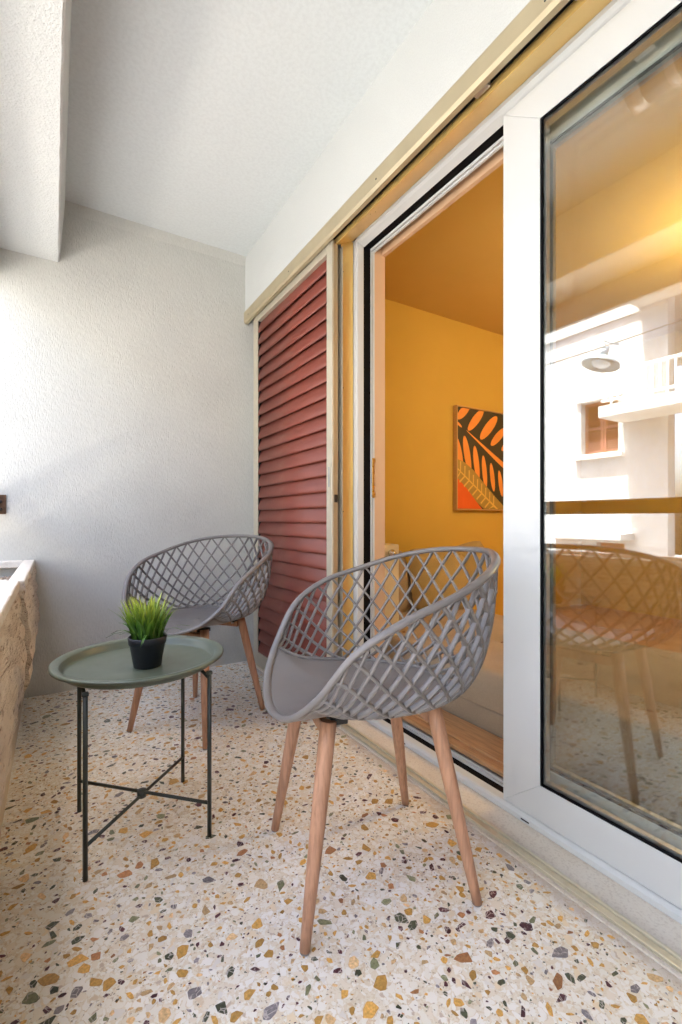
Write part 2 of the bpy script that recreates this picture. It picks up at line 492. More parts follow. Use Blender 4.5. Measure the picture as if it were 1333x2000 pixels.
for (a, b, c, d) in wins:
    hpart(B(FX - 0.30, FX - 0.24, a, b, c, d), 'window_backing', M['handrail'])
    for (p0, p1) in ((a, (a + b) / 2 - 0.005), ((a + b) / 2 + 0.005, b)):
        leaf = hpart(B(FX - 0.22, FX - 0.18, p0, p0 + 0.06, c, d).box(FX - 0.22, FX - 0.18, p1 - 0.06, p1, c, d)
                     .box(FX - 0.22, FX - 0.18, p0 + 0.06, p1 - 0.06, c, c + 0.08).box(FX - 0.22, FX - 0.18, p0 + 0.06, p1 - 0.06, d - 0.08, d)
                     .box(FX - 0.22, FX - 0.18, p0 + 0.06, p1 - 0.06, (c + d) / 2 - 0.03, (c + d) / 2 + 0.03), 'shutter_leaf', M['brown_shutter'])
        sl = MB(); z = c + 0.10
        while z < d - 0.1:
            if abs(z - (c + d) / 2) > 0.05:
                sl.add([(FX - 0.215, p0 + 0.06, z + 0.02), (FX - 0.215, p1 - 0.06, z + 0.02), (FX - 0.185, p1 - 0.06, z - 0.012), (FX - 0.185, p0 + 0.06, z - 0.012)], [(0, 1, 2, 3)])
            z += 0.045
        tag(hpart(sl, 'louvre_slats', M['brown_shutter'], leaf), kind='stuff')
    hpart(B(FX + 0.002, FX + 0.12, a - 0.12, b + 0.12, c - 0.11, c - 0.01), 'window_sill', M['white_paint'], bevel=0.008)
    hpart(B(FX + 0.002, FX + 0.06, a - 0.10, b + 0.10, d + 0.01, d + 0.11), 'window_head', M['white_paint'], bevel=0.008)
# projecting balcony with bar railing
slab = hpart(B(FX + 0.002, -6.98, 1.9, 5.25, 2.95, 3.18), 'balcony_slab', M['facade'], bevel=0.01)
hpart(B(FX + 0.002, -6.98, 1.9, 4.9, 5.25, 5.45), 'balcony_slab', M['facade'], bevel=0.01)
ral = hpart(B(-7.06, -7.01, 1.95, 5.2, 3.79, 3.84), 'railing', M['white_paint'])
hpart(B(-7.06, -7.01, 1.95, 5.2, 3.26, 3.30), 'railing', M['white_paint'])
y = 2.0
while y < 5.2:
    hpart(B(-7.05, -7.02, y, y + 0.03, 3.30, 3.79), 'railing_bar', M['white_paint'], ral)
    hpart(B(-7.05, -7.02, y, y + 0.03, 3.18, 3.26), 'railing_foot', M['white_paint'], ral) if int(y * 100) % 5 == 0 else None
    y += 0.125
hpart(B(FX + 0.002, FX + 0.55, 5.0, 6.8, 0.46, 0.60), 'door_canopy', M['facade'], bevel=0.01)
hpart(B(FX - 0.26, FX - 0.2, 5.20, 5.80, -3.3, 0.38), 'street_door', M['brown_shutter'])

# lamp hung over the street and its cable
lp = thing('street_lamp', 'grey dish street lamp hung on a cable over the street', 'street lamp', (-3.8, 3.43, 2.98))
lp.rotation_euler = (R(10), R(-14), 0)
MB().lathe([(0.235, -0.03), (0.225, 0.0), (0.16, 0.045), (0.09, 0.07), (0.05, 0.10), (0.0, 0.105)], 40).build('dish', M['lamp_metal'], lp, solid=0.004)
MB().lathe([(0.0, -0.055), (0.06, -0.05), (0.10, -0.03), (0.115, -0.005)], 24).build('diffuser', M['lamp_frost'], lp)
MB().lathe([(0.0, 0.235), (0.045, 0.23), (0.05, 0.10), (0.0, 0.10)], 20).build('neck', M['lamp_metal'], lp)
MB().tube([(0, 0, 0.22), (0.02, 0.03, 0.28), (0.05, 0.02, 0.30), (0.0, -0.05, 0.27), (-0.05, -0.14, 0.26)], 0.012, 8).build('hanger', M['lamp_metal'], lp)
cb = MB(); pts = []
for i in range(33):
    t = i / 32; yy = 12 - 18 * t
    zz = 3.02 + 0.012 * (yy - 3.4) ** 2 - 0.05 * (yy - 3.4) * (0.35)
    pts.append((-3.8, yy, zz + 0.17))
tag(cb.tube(pts, 0.008, 6).build('overhead_cable', M['cable']), 'thin dark cable strung along the street above the lamp', 'cable')

# ------------------------------------------------------------------ balcony shell
floor = tag(B(-0.13, 1.04, YN, YB, -0.14, 0.0).build('floor', M['terrazzo']), kind='structure')
tag(B(-0.62, 1.12, YB, YB + 0.25, -0.14, 2.85).build('end_wall', M['stucco_wall']), 'white stucco end wall behind the far chair', 'wall')
tag(B(-0.62, 1.12, YN - 0.15, YN, -0.14, 2.85).build('end_wall', M['dark_end_wall']), 'unseen end wall behind the viewer, darkened to cut bounced light', 'wall')
ceil = tag(B(-0.19, 1.10, YN, YB, ZC, 2.85).build('ceiling', M['ceiling']), 'smooth pale balcony ceiling beside the rough beam', 'ceiling')
MB().add([(0.03, YB - 0.012, ZC), (1.03, YB - 0.012, ZC), (1.03, YB, ZC - 0.055), (0.03, YB, ZC - 0.055), (0.03, YB, ZC), (1.03, YB, ZC)],
         [(0, 1, 2, 3), (0, 3, 4), (1, 5, 2)]).build('cove', M['stucco_wall'], ceil)
# beam with a chipped lower arris
bm_ = MB(); ny = 160; prof = []
vs_, fs = [], []
rb = random.Random(3); jit = 0
for i in range(ny + 1):
    yy = YN + (YB - YN) * i / ny
    jit = 0.7 * jit + rb.uniform(-0.0016, 0.0016)
    for (x, z) in ((0.047, 2.60), (0.047, ZC - 0.02), (0.024 + jit, 2.241), (0.017 + jit, 2.2335), (-0.26, 2.2335), (-0.26, 2.85)):
        vs_.append((x, yy, z))
n6 = 6
for i in range(ny):
    for k in range(n6 - 1):
        fs.append((i * n6 + k, i * n6 + k + 1, (i + 1) * n6 + k + 1, (i + 1) * n6 + k))
tag(bm_.add(vs_, fs).build('beam', M['stucco_beam']), 'rough white stucco beam over the open side of the balcony', 'beam')
tag(B(-0.295, -0.2605, YN, YB, 2.085, 2.30).build('drip_fascia', M['stucco_beam'], bevel=0.004), 'narrow white fascia hanging below the outer edge of the beam', 'fascia')
# facade: wall over the door, wall behind the shutter, wall beyond the door
YJ, YR = 1.797, -0.42
tag(B(1.03, 1.33, YN, YB, 2.207, 2.85).build('lintel_wall', M['lintel']), 'white plastered wall strip above the sliding door', 'wall')
tag(B(1.125, 1.33, YJ + 0.002, YB, -0.14, 2.206).build('pier_wall', M['lintel']), 'plastered wall hidden behind the red louvred shutter', 'wall')
tag(B(1.03, 1.33, YN, YR - 0.002, -0.14, 2.206).build('pier_wall', M['lintel']), 'white plastered wall at the near end of the sliding door', 'wall')
sill = tag(B(1.0402, 1.36, YR, YB, -0.14, 0.004).build('door_sill', M['marble'], bevel=0.001), 'beige limestone sill under the sliding door', 'door sill')

# ------------------------------------------------------------------ low upstand, planters, handrail
tag(B(-0.40, -0.13, YN, YB, -0.14, 0.30).build('upstand', M['upstand']), 'low beige kerb wall under the cement planters', 'kerb')
def planter(name, label, y0, y1, dx, seed):
    rnd = random.Random(seed)
    o = thing(name, label, 'planter', (-0.25, (y0 + y1) / 2, 0.20), group='cement planters along the open side')
    # inner outline from rim down to the tucked-in foot, then outside
    prof = [(-0.090, 0.690), (-0.082, 0.60), (-0.072, 0.50), (-0.068, 0.42), (-0.074, 0.36), (-0.100, 0.28), (-0.126, 0.215), (-0.128, 0.20), (-0.395, 0.20), (-0.44, 0.40), (-0.44, 0.690),
            (-0.405, 0.690), (-0.405, 0.60), (-0.130, 0.60), (-0.130, 0.690)]
    fine = []
    for (xa, za), (xb, zb) in zip(prof[:7], prof[1:8]):
        m_ = max(1, int(abs(zb - za) / 0.013))
        fine += [(xa + (xb - xa) * q / m_, za + (zb - za) * q / m_) for q in range(m_)]
    nled = len(fine); prof = fine + prof[7:]
    off = Vector(o.location); n = int((y1 - y0) / 0.012)
    mb = MB(); vs_, fs = [], []
    np_ = len(prof); js = [0] * np_
    for i in range(n + 1):
        yy = y0 + (y1 - y0) * i / n
        for k, (x, z) in enumerate(prof):
            js[k] = 0.6 * js[k] + rnd.uniform(-0.0012, 0.0012)
            led = 0.0
            if 0 < k < nled:
                led = 0.0036 * math.sin(z * 78 + yy * 9 + 2.2 * math.sin(yy * 5.3 + seed)) + 0.0022 * math.sin(z * 31 - yy * 17 + seed)
            vs_.append(Vector((x + dx + js[k] + led, yy, z + js[k] * 0.7)) - off)
    for i in range(n):
        for k in range(np_):
            fs.append((i * np_ + k, i * np_ + (k + 1) % np_, (i + 1) * np_ + (k + 1) % np_, (i + 1) * np_ + k))
    fs.append(tuple(range(np_))); fs.append(tuple(range(n * np_, (n + 1) * np_)))
    mb.add(vs_, fs, False).build('trough', M['planter'], o)
    # rim in four strips, their sunlit paleness put into the colour
    for (x0, x1, a, b) in ((-0.135, -0.086, y0 + 0.001, y1 - 0.001), (-0.444, -0.400, y0 + 0.001, y1 - 0.001), (-0.400, -0.135, y0 + 0.001, y0 + 0.045), (-0.400, -0.135, y1 - 0.046, y1 - 0.001)):
        c = MB().box(x0 + dx - off.x, x1 + dx - off.x, a - off.y, b - off.y, 0.660 - off.z, 0.6965 - off.z)
        c.build('rim', M['planter_rim_lit'], o, bevel=0.006)
    st = MB()
    for _ in range(260):
        x, yy = rnd.uniform(-0.395, -0.14) + dx, rnd.uniform(y0 + 0.05, y1 - 0.05)
        r_ = rnd.uniform(0.008, 0.02)
        q = []
        for (a, b, c) in ((1, 0, 0), (-1, 0, 0), (0, 1, 0), (0, -1, 0), (0, 0, 1), (0, 0, -1)):
            k = r_ * rnd.uniform(0.7, 1.2); q.append((x - off.x + a * k, yy - off.y + b * k, 0.615 - off.z + c * k * 0.7))
        st.add(q, [(0, 2, 4), (2, 1, 4), (1, 3, 4), (3, 0, 4), (2, 0, 5), (1, 2, 5), (3, 1, 5), (0, 3, 5)])
    tag(st.build('gravel', M['gravel'], o), kind='stuff')
    return o
planter('cement_planter', 'scratched cement planter touching the white end wall', 1.885, YB - 0.004, 0.003, 5)
planter('cement_planter', 'scratched cement planter nearest the viewer at the left edge', 0.80, 1.872, -0.012, 6)
hr = thing('handrail', 'dark flat handrail on the open side, fixed by a rusty plate', 'handrail', (-0.28, YB, 0.97))
B(-0.012, 0.012, YN - YB + 0.002, -0.008, -0.04, 0.042).build('bar', M['handrail'], hr, bevel=0.002)
B(-0.02, 0.078, -0.008, -0.0005, -0.045, 0.05).build('wall_plate', M['rust'], hr, bevel=0.001)
for (x, z) in ((0.055, 0.015), (0.055, -0.022)):
    MB().lathe([(0.0, 0.006), (0.006, 0.005), (0.0085, 0.0)], 12, (0, 0, 0)).build('bolt', M['bracket'], hr)
    b_ = [c for c in hr.children if c.name.startswith('bolt')][-1]
    b_.location = (x, -0.0085, z); b_.rotation_euler = (R(90), 0, 0)

# ceiling light over the viewer, only its reflection is in the picture
cl = thing('bulkhead_light', 'white banded cylindrical ceiling light mirrored in the door glass', 'ceiling light', (0.52, 0.60, ZC))
def halfcyl(y0, y1, r_, name, material, parent):
    vs_, fs, n = [], [], 20
    for yy in (y0, y1):
        for k in range(n + 1):
            a = math.pi * k / n
            vs_.append((r_ * math.cos(a), yy, -0.035 - r_ * math.sin(a)))
    for k in range(n): fs.append((k, k + 1, n + 2 + k, n + 1 + k))
    fs.append(tuple(range(n + 1))); fs.append(tuple(range(n + 1, 2 * n + 2))); fs.append((0, n, 2 * n + 1, n + 1))
    return MB().add(vs_, fs, True).build(name, material, parent)
B(-0.085, 0.085, -0.30, 0.32, -0.034, -0.001).build('base', M['white_paint'], cl, bevel=0.004)
halfcyl(-0.28, 0.30, 0.066, 'diffuser', M['lamp_frost'], cl)
for i in range(6):
    y0 = -0.29 + i * 0.112
    halfcyl(y0, y0 + (0.05 if i in (0, 5) else 0.03), 0.074, 'band', M['lamp_band'], cl)

# ------------------------------------------------------------------ shutter, its rails
rail = thing('shutter_rail', 'long champagne aluminium rail fixed above the sliding door', 'rail', (1.03, YB, 2.135))
ro = Vector((1.03, YB, 2.135))
def shift(mb, off):
    mb.v = [tuple(Vector(v) - off) for v in mb.v]; return mb
yr0, yr1 = YB - 0.004, YN + 0.01
shift(MB().prism_y([(1.020, 2.147), (1.0265, 2.135), (1.044, 2.135), (1.044, 2.150), (1.033, 2.152), (1.033, 2.206), (1.022, 2.209), (1.020, 2.200)], yr1, yr0), ro).build('fascia', M['champagne'], rail)
shift(B(1.033, 1.0745, yr1, yr0, 2.196, 2.206), ro).build('channel', M['bracket'], rail)  # black sheet paints the shade up inside the rail gap
shift(B(1.0725, 1.0744, yr1, YJ + 0.002, 2.160, 2.1955), ro).build('channel', M['bracket'], rail)  # added black strip paints gap shade over the soffit's bright edge
shift(MB().prism_y([(1.0745, 2.134), (1.078, 2.134), (1.084, 2.140), (1.176, 2.186), (1.176, 2.206), (1.0745, 2.206)], yr1, YJ + 0.001), ro).build('soffit', M['gold_jamb'], rail)
for yy in (0.905, 0.60):
    o = shift(B(1.046, 1.066, yy, yy + 0.05, 2.142, 2.194), ro).build('roller', M['steel'], rail, bevel=0.003)
for yy in (2.74, 2.16, 1.40, 0.70, 0.1):
    o = MB().lathe([(0.0, 0.0022), (0.003, 0.002), (0.0042, 0.0)], 10).build('screw', M['bracket'], rail)
    o.location = Vector((1.0205, yy, 2.168)) - ro; o.rotation_euler = (0, R(-90), 0)

jb = thing('shutter_jamb', 'golden aluminium jamb between red shutter and white door frame', 'door jamb', (1.10, YJ, 0.004))
jo = Vector((1.10, YJ, 0.004))
shift(B(1.112, 1.176, YJ - 0.003, YJ + 0.001, 0.012, 2.180), jo).build('jamb_plate', M['gold_jamb'], jb)
shift(B(1.108, 1.1115, YJ - 0.018, YJ + 0.10, 0.012, 2.134), jo).build('guide_lip', M['champagne_pale'], jb)
shift(B(1.084, 1.088, YJ - 0.012, YJ + 0.10, 0.012, 2.134), jo).build('guide_lip', M['champagne_pale'], jb)
shift(B(1.0885, 1.1075, YJ + 0.02, YJ + 0.08, 0.012, 2.134), jo).build('guide_channel', M['champagne'], jb)
for z in (2.03, 1.50, 0.935, 0.35):
    o = MB().lathe([(0.0, 0.002), (0.003, 0.0018), (0.004, 0.0)], 10).build('screw', M['bracket'], jb)
    o.location = Vector((1.120, YJ - 0.003, z)) - jo; o.rotation_euler = (R(90), 0, 0)

sh = thing('louvred_shutter', 'closed sliding shutter with oxide red louvre slats in pale metal frame', 'shutter', (1.06, 2.25, 0.012))
so = Vector((1.06, 2.25, 0.012))
SX0, SX1, SY0, SY1 = 1.052, 1.084, 1.776, 2.734
LY0, LY1, LZ0, LZ1 = 1.826, 2.666, 0.090, 2.104
shift(B(SX0, SX0 + 0.012, SY0, LY0, 0.014, 2.150), so).build('stile', M['champagne_pale'], sh, bevel=0.002)
shift(B(SX0 + 0.0121, SX1, SY0 + 0.006, LY0, 0.016, 2.148), so).build('stile_back', M['champagne'], sh, bevel=0.002)
shift(B(SX0, SX1, LY1, SY1, 0.014, 2.150), so).build('stile', M['champagne_pale'], sh, bevel=0.002)
shift(B(SX0, SX1, LY0 + 0.0005, LY1 - 0.0005, 0.016, LZ0), so).build('bottom_rail', M['champagne_pale'], sh, bevel=0.002)
shift(B(SX0, SX1, LY0 + 0.0005, LY1 - 0.0005, LZ1, 2.149), so).build('top_rail', M['champagne_pale'], sh, bevel=0.002)
nsl = 28; pitch = (LZ1 - LZ0) / nsl
# one slat: curved blade, top tucked in, lower nose out over the next
sp_ = []
blade = [(0.0235, 0.084), (0.0185, 0.074), (0.0110, 0.056), (0.0045, 0.036), (-0.0005, 0.016), (-0.0012, 0.006), (0.0012, -0.0005), (0.0045, -0.0015), (0.0052, 0.002), (0.0030, 0.008), (0.0040, 0.018), (0.0080, 0.036), (0.0140, 0.055), (0.0210, 0.072), (0.0255, 0.082)]
smb = MB(); n = len(blade)
hl = (LY1 - LY0) / 2 - 0.001
vs_ = [(x, -hl, z) for x, z in blade] + [(x, hl, z) for x, z in blade]
smb.add(vs_, [(i, (i + 1) % n, n + (i + 1) % n, n + i) for i in range(n)], True)
smb.f += [tuple(range(n)), tuple(range(n, 2 * n))]; smb.sm += [False, False]
slat0 = None
for i in range(nsl):
    if slat0 is None:
        slat0 = smb.build('slat', M['slat'], sh); o = slat0
    else:
        o = slat0.copy(); COL.objects.link(o)
    o.location = Vector((SX0 + 0.004, (LY0 + LY1) / 2, LZ0 + 0.002 + i * pitch)) - so
    o.rotation_euler = (0, R(random.uniform(-0.8, 0.8)), 0)
shift(B(SX1 - 0.004, SX1 - 0.001, LY0, LY1, LZ0, LZ1), so).build('back_sheet', M['slat'], sh)
# saw-toothed slat carriers show as dark notches beside the blades
for yy in (LY0 + 0.0006, LY1 - 0.0046):
    shift(B(SX0 + 0.006, SX1 - 0.004, yy, yy + 0.004, LZ0, LZ1), so).build('slat_carrier', M['bracket'], sh)
lk = shift(B(SX0 - 0.003, SX0 - 0.0002, 1.790, 1.806, 0.955, 1.150), so).build('flush_pull', M['champagne_pale'], sh, bevel=0.001)
shift(B(SX0 - 0.0036, SX0 - 0.0031, 1.794, 1.802, 1.045, 1.135), so).build('pull_recess', M['lamp_metal'], lk)
shift(B(SX0 + 0.012, SX1 - 0.004, SY0 - 0.003, SY0 - 0.0002, 0.975, 1.010), so).build('latch', M['bracket'], sh)

trk = thing('shutter_floor_track', 'worn brass coloured floor track lying on the limestone sill', 'track', (1.065, 0.8, 0.004))
to = Vector((1.065, 0.8, 0.0))
shift(B(1.050, 1.090, YR + 0.001, YB - 0.005, 0.0045, 0.0075), to).build('track_plate', M['brass_track'], trk).location.z -= 0.004
for (a, b, h) in ((1.0505, 1.0565, 0.0125), (1.0745, 1.0805, 0.0140)):
    o = shift(B(a, b, YR + 0.002, YB - 0.006, 0.0077, h), to).build('track_rib', M['brass_track'], trk, bevel=0.0012)
    o.location.z -= 0.004

# ------------------------------------------------------------------ white sliding door
fr = thing('sliding_door_frame', 'white plastic outer frame of the sliding door with black channel', 'door frame', (1.20, 0.7, 0.004))
fo = Vector((1.20, 0.7, 0.004))
FT = 2.187
def fpart(mb, name, material, bevel=0.0, parent=fr): return shift(mb, fo).build(name, material, parent, bevel)
YF = 1.762     # clear edge of the left jamb
fpart(MB().prism_y([(1.177, 0.0055), (1.177, 0.020), (1.184, 0.026), (1.190, 0.0275), (1.2155, 0.0275), (1.2155, 0.0055)], YR + 0.03, YF), 'bottom_rail', M['pvc'])
fpart(B(1.178, 1.2155, YF + 0.0005, YJ, 0.0055, FT), 'jamb', M['pvc'], 0.004)
fpart(B(1.178, 1.2155, YR, YR + 0.0295, 0.0055, FT), 'jamb', M['pvc'], 0.004)
fpart(MB().prism_y([(1.177, FT), (1.177, FT - 0.014), (1.183, FT - 0.018), (1.188, FT - 0.022), (1.2155, FT - 0.032), (1.2155, FT)], YR + 0.03, YF), 'head', M['pvc'])
for (x0, x1, nm, mt, ins, zb, zt) in ((1.216, 1.254, 'channel', M['rubber'], 0.004, 0.020, 2.160), (1.2545, 1.2595, 'guide', M['pvc'], 0.0, 0.0275, 2.150), (1.2600, 1.2660, 'guide', M['steel'], 0.004, 0.022, 2.154), (1.2665, 1.276, 'guide', M['pvc'], 0.0, 0.030, 2.146)):
    fpart(B(x0, x1, YF + ins + 0.0005, YJ, 0.0055, FT), nm, mt)
    fpart(B(x0, x1, YR + 0.03, YF + ins, 0.0055, zb), nm, mt)
    fpart(B(x0, x1, YR + 0.03, YF + ins, zt, FT), nm, mt)
fpart(B(1.261, 1.273, YF - 0.003, YF + 0.0035, 1.00, 1.185), 'lock_keeper', M['brass'], 0.001)
for z in (1.005, 1.165):
    fpart(B(1.259, 1.275, YF - 0.006, YF - 0.0032, z, z + 0.02), 'keeper_tip', M['brass'], 0.001)
for yy in (1.42, 0.86, 0.3):
    fpart(B(1.1762, 1.1768, yy, yy + 0.028, 0.011, 0.015), 'drain_slot', M['rubber'])

def leaf(name, label, x0, x1, y0, y1, z0, z1, stile, g, gmat, group=None):
    o = thing(name, label, 'sliding door', ((x0 + x1) / 2, (y0 + y1) / 2, z0), group=group)
    off = Vector(o.location)
    def lp_(mb, nm, mt, bev=0.0): return shift(mb, off).build(nm, mt, o, bev)
    gy0, gy1, gz0, gz1 = y0 + stile, y1 - stile, z0 + 0.103, z1 - 0.102
    # mitred members
    xs = (x0, x1)
    def mit(nm, a, b, c, d):
        vs_ = [(x, *p_) for x in xs for p_ in (a, b, c, d)]
        return lp_(MB().add(vs_, [(0, 1, 2, 3), (4, 7, 6, 5), (0, 4, 5, 1), (1, 5, 6, 2), (2, 6, 7, 3), (3, 7, 4, 0)]), nm, M['pvc'], 0.0012)
    mit('stile', (y1, z0), (y1, z1), (gy1, gz1), (gy1, gz0))
    mit('stile', (y0, z0), (gy0, gz0), (gy0, gz1), (y0, z1))
    mit('rail', (y0 + 0.0005, z0), (y1 - 0.0005, z0), (gy1 - 0.0005, gz0), (gy0 + 0.0005, gz0))
    mit('rail', (y0 + 0.0005, z1), (gy0 + 0.0005, gz1), (gy1 - 0.0005, gz1), (y1 - 0.0005, z1))
    t, sp2 = 0.0065, 0.013
    def ring(nm, mt, xa, xb, w):
        lp_(B(xa, xb, gy0, gy1, gz0, gz0 + w).box(xa, xb, gy0, gy1, gz1 - w, gz1)
            .box(xa, xb, gy0, gy0 + w, gz0 + w, gz1 - w).box(xa, xb, gy1 - w, gy1, gz0 + w, gz1 - w), nm, mt)
    ring('gasket', M['rubber'], x0 + 0.002, x0 + 0.0065, t)
    lp_(B(x0 + 0.007, x0 + 0.011, gy0, gy1, gz0, gz1), 'pane', gmat)
    ring('spacer', M['steel'], x0 + 0.0115, x0 + 0.0245, sp2)
    if g == 2:
        lp_(B(x0 + 0.025, x0 + 0.029, gy0, gy1, gz0, gz1), 'pane', M['glass_inner'])
    return o
leaf('sliding_door', 'white framed glass door leaf mirroring the street and a chair', 1.190, 1.238, YR + 0.032, 0.962, 0.0285, 2.158, 0.128, 2, M['glass'])
leaf('sliding_door', 'inner white glass door leaf slid back behind the outer one', 1.2765, 1.318, YR + 0.05, 0.930, 0.0345, 2.145, 0.06, 1, M['glass_inner'])

# ------------------------------------------------------------------ the room behind
RZ, RC, RX = 0.03, 2.535, 4.6
rw = 2.75
th = tag(B(1.3185, 1.4640, YR, YF + 0.03, 0.006, 0.058).build('threshold', M['threshold'], bevel=0.004), 'orange oak threshold board inside the sliding door', 'threshold')
B(1.2772, 1.3180, 0.936, YF + 0.001, 0.0345, 0.052).build('inner_board', M['threshold'], th, bevel=0.003)
tag(B(1.4645, RX, YN, rw, -0.14, RZ).build('room_floor', M['threshold']), kind='structure')
tag(B(1.3305, RX, rw, rw + 0.06, -0.14, 2.85).build('room_wall', M['ochre']), 'ochre painted room wall carrying the leaf picture', 'wall')
tag(B(RX, RX + 0.1, YN - 0.2, rw + 0.06, -0.14, 2.85).build('room_wall', M['ochre']), 'ochre painted room wall opposite the sliding door', 'wall')
tag(B(1.3305, RX, YN - 0.2, YN, -0.14, 2.85).build('room_wall', M['ochre']), 'ochre painted room wall at the near end of the room', 'wall')
tag(B(1.3305, RX, YN, rw, RC, 2.85).build('room_ceiling', M['ochre_ceiling']), 'tan room ceiling seen through the open door', 'ceiling')
tag(B(1.277, 1.337, YF + 0.0015, YJ + 0.0015, 0.006, 2.20).build('door_reveal', M['reveal']), 'peach inner reveal strip beside the door lock', 'door reveal')
tag(B(1.3188, 1.337, YR, YF + 0.001, 2.146, 2.20).build('head_reveal', M['reveal']), 'peach reveal strip across the top of the doorway', 'door reveal')
# roof over everything so that no daylight leaks in
tag(B(-0.20, RX + 0.1, YN - 0.25, YB + 0.25, 2.852, 3.1).build('upper_slab', M['facade']), 'concrete slab of the storey above the balcony', 'slab')

rd = thing('radiator', 'cream panel radiator standing inside the door beside the sofa', 'radiator', (1.50, 2.3, RZ))
for i in range(2):
    B(-0.045 + i * 0.075, -0.030 + i * 0.075, -0.345, 0.345, 0.12, 0.725).build('panel', M['radiator'], rd, bevel=0.006)
B(-0.046, 0.072, -0.350, -0.3455, 0.115, 0.73).build('end_cover', M['radiator'], rd, bevel=0.002)
B(-0.046, 0.072, -0.345, 0.345, 0.7262, 0.735).build('grille', M['radiator'], rd)
o = MB().lathe([(0.0, 0.03), (0.012, 0.029), (0.014, 0.012), (0.020, 0.011), (0.020, 0.0), (0.0, 0.0)], 16).build('valve', M['chrome'], rd)
o.location = (0.02, -0.351, 0.69); o.rotation_euler = (R(90), 0, 0)
for yy in (-0.25, 0.25):
    B(-0.02, 0.04, yy, yy + 0.03, 0.0, 0.12).build('foot', M['radiator'], rd)

# upholstered daybed
sf = thing('daybed', 'tufted beige linen daybed standing close behind the sliding door', 'sofa', (2.0, 1.2, RZ))
def puff(w, d, h, nx, ny, fn):
    """Closed upholstered block, top relief from fn(u,v)."""
    mb = MB(); vs_, fs = [], []
    prof = [(0, 0.0), (0, 0.35), (0, 0.75), (0.012, 0.92), (0.035, 1.0)]
    for i in range(nx + 1):
        for j in range(ny + 1):
            u, v = i / nx, j / ny
            e = min(u * w, (1 - u) * w, v * d, (1 - v) * d)
            r_ = 0.05
            q = min(1, e / r_); zz = h - r_ * (1 - math.sqrt(max(0, 1 - (1 - q) ** 2)))
            vs_.append((u * w - w / 2, v * d - d / 2, zz + fn(u, v)))
    for i in range(nx):
        for j in range(ny):
            a = i * (ny + 1) + j
            fs.append((a, a + ny + 1, a + ny + 2, a + 1))
    mb.add(vs_, fs, True)
    # skirt
    ring = [i * (ny + 1) for i in range(nx + 1)] + [nx * (ny + 1) + j for j in range(1, ny + 1)] + [i * (ny + 1) + ny for i in range(nx - 1, -1, -1)] + [j for j in range(ny - 1, 0, -1)]
    o = len(mb.v); n = len(ring)
    mb.v += [(mb.v[k][0], mb.v[k][1], 0.0) for k in ring]
    for k in range(n):
        mb.f.append((ring[k], ring[(k + 1) % n], o + (k + 1) % n, o + k)); mb.sm.append(True)
    return mb
tuft = [(a, b) for a in (0.22, 0.5, 0.78) for b in (0.07, 0.21, 0.36, 0.5, 0.64, 0.79, 0.93)]
SW, SD = 1.06, 3.0
def tf(u, v):
    z = 0.008 * math.sin(9 * u + 3 * v)
    for (a, b) in tuft:
        d2 = ((u - a) * SW) ** 2 + ((v - b) * SD) ** 2
        z -= 0.022 * math.exp(-d2 / 0.0020) + 0.010 * math.exp(-d2 / 0.02)
    return z
puff(SW, SD, 0.135, 60, 150, tf).build('mattress', M['sofa'], sf).location = (0.0, 0.0, 0.115)
B(-0.525, 0.525, -1.49, 1.49, 0.005, 0.114).build('base', M['sofa'], sf, bevel=0.015)
for (a, b) in tuft:
    o = MB().lathe([(0.0, 0.006), (0.008, 0.005), (0.012, 0.0)], 12).build('button', M['cushion_brown'], sf)
    o.location = ((a - 0.5) * SW, (b - 0.5) * SD, 0.115 + 0.135 - 0.028)
def cushion(name, label, loc, rot, w, h, t, material):
    o_ = MB(); n = 18; vs_, fs = [], []
    for side in (1, -1):
        for i in range(n + 1):
            for j in range(n + 1):
                u, v = 2 * i / n - 1, 2 * j / n - 1
                k = max(0.0, (1 - u ** 4) * (1 - v ** 4)) ** 0.55
                pinch = 1 - 0.07 * (1 - abs(u)) * 0 - 0.06 * (abs(u * v)) * 0
                sx = w / 2 * u * (1 - 0.09 * v ** 4); sz = h / 2 * v * (1 - 0.09 * u ** 4)
                vs_.append((sx, side * t / 2 * k + 0.004 * math.sin(7 * u + 4 * v) * k, sz))
    m_ = (n + 1) ** 2
    for s_ in range(2):
        for i in range(n):
            for j in range(n):
                a = s_ * m_ + i * (n + 1) + j
                fs.append((a, a + 1, a + n + 2, a + n + 1))
    mesh = o_.add(vs_, fs, True).build(name, material)
    mesh.location = loc; mesh.rotation_euler = rot
    return tag(mesh, label, 'cushion', 'cushions on the daybed')
cushion('cushion', 'beige cushion leaning on the ochre wall next to the radiator', (1.86, 2.50, 0.47), (R(-14), 0, R(4)), 0.52, 0.46, 0.16, M['sofa'])
cushion('cushion', 'khaki square cushion leaning behind the near chair', (2.30, 2.40, 0.475), (R(-18), R(6), R(-6)), 0.50, 0.44, 0.15, M['cushion'])
cushion('cushion', 'khaki cushion tilted half behind the door stile', (2.66, 2.48, 0.48), (R(-12), R(-14), R(-10)), 0.46, 0.46, 0.15, M['cushion'])
cushion('cushion', 'brown cushion tucked among the khaki ones', (2.50, 2.60, 0.46), (R(-10), R(8), R(0)), 0.40, 0.36, 0.12, M['cushion_brown'])

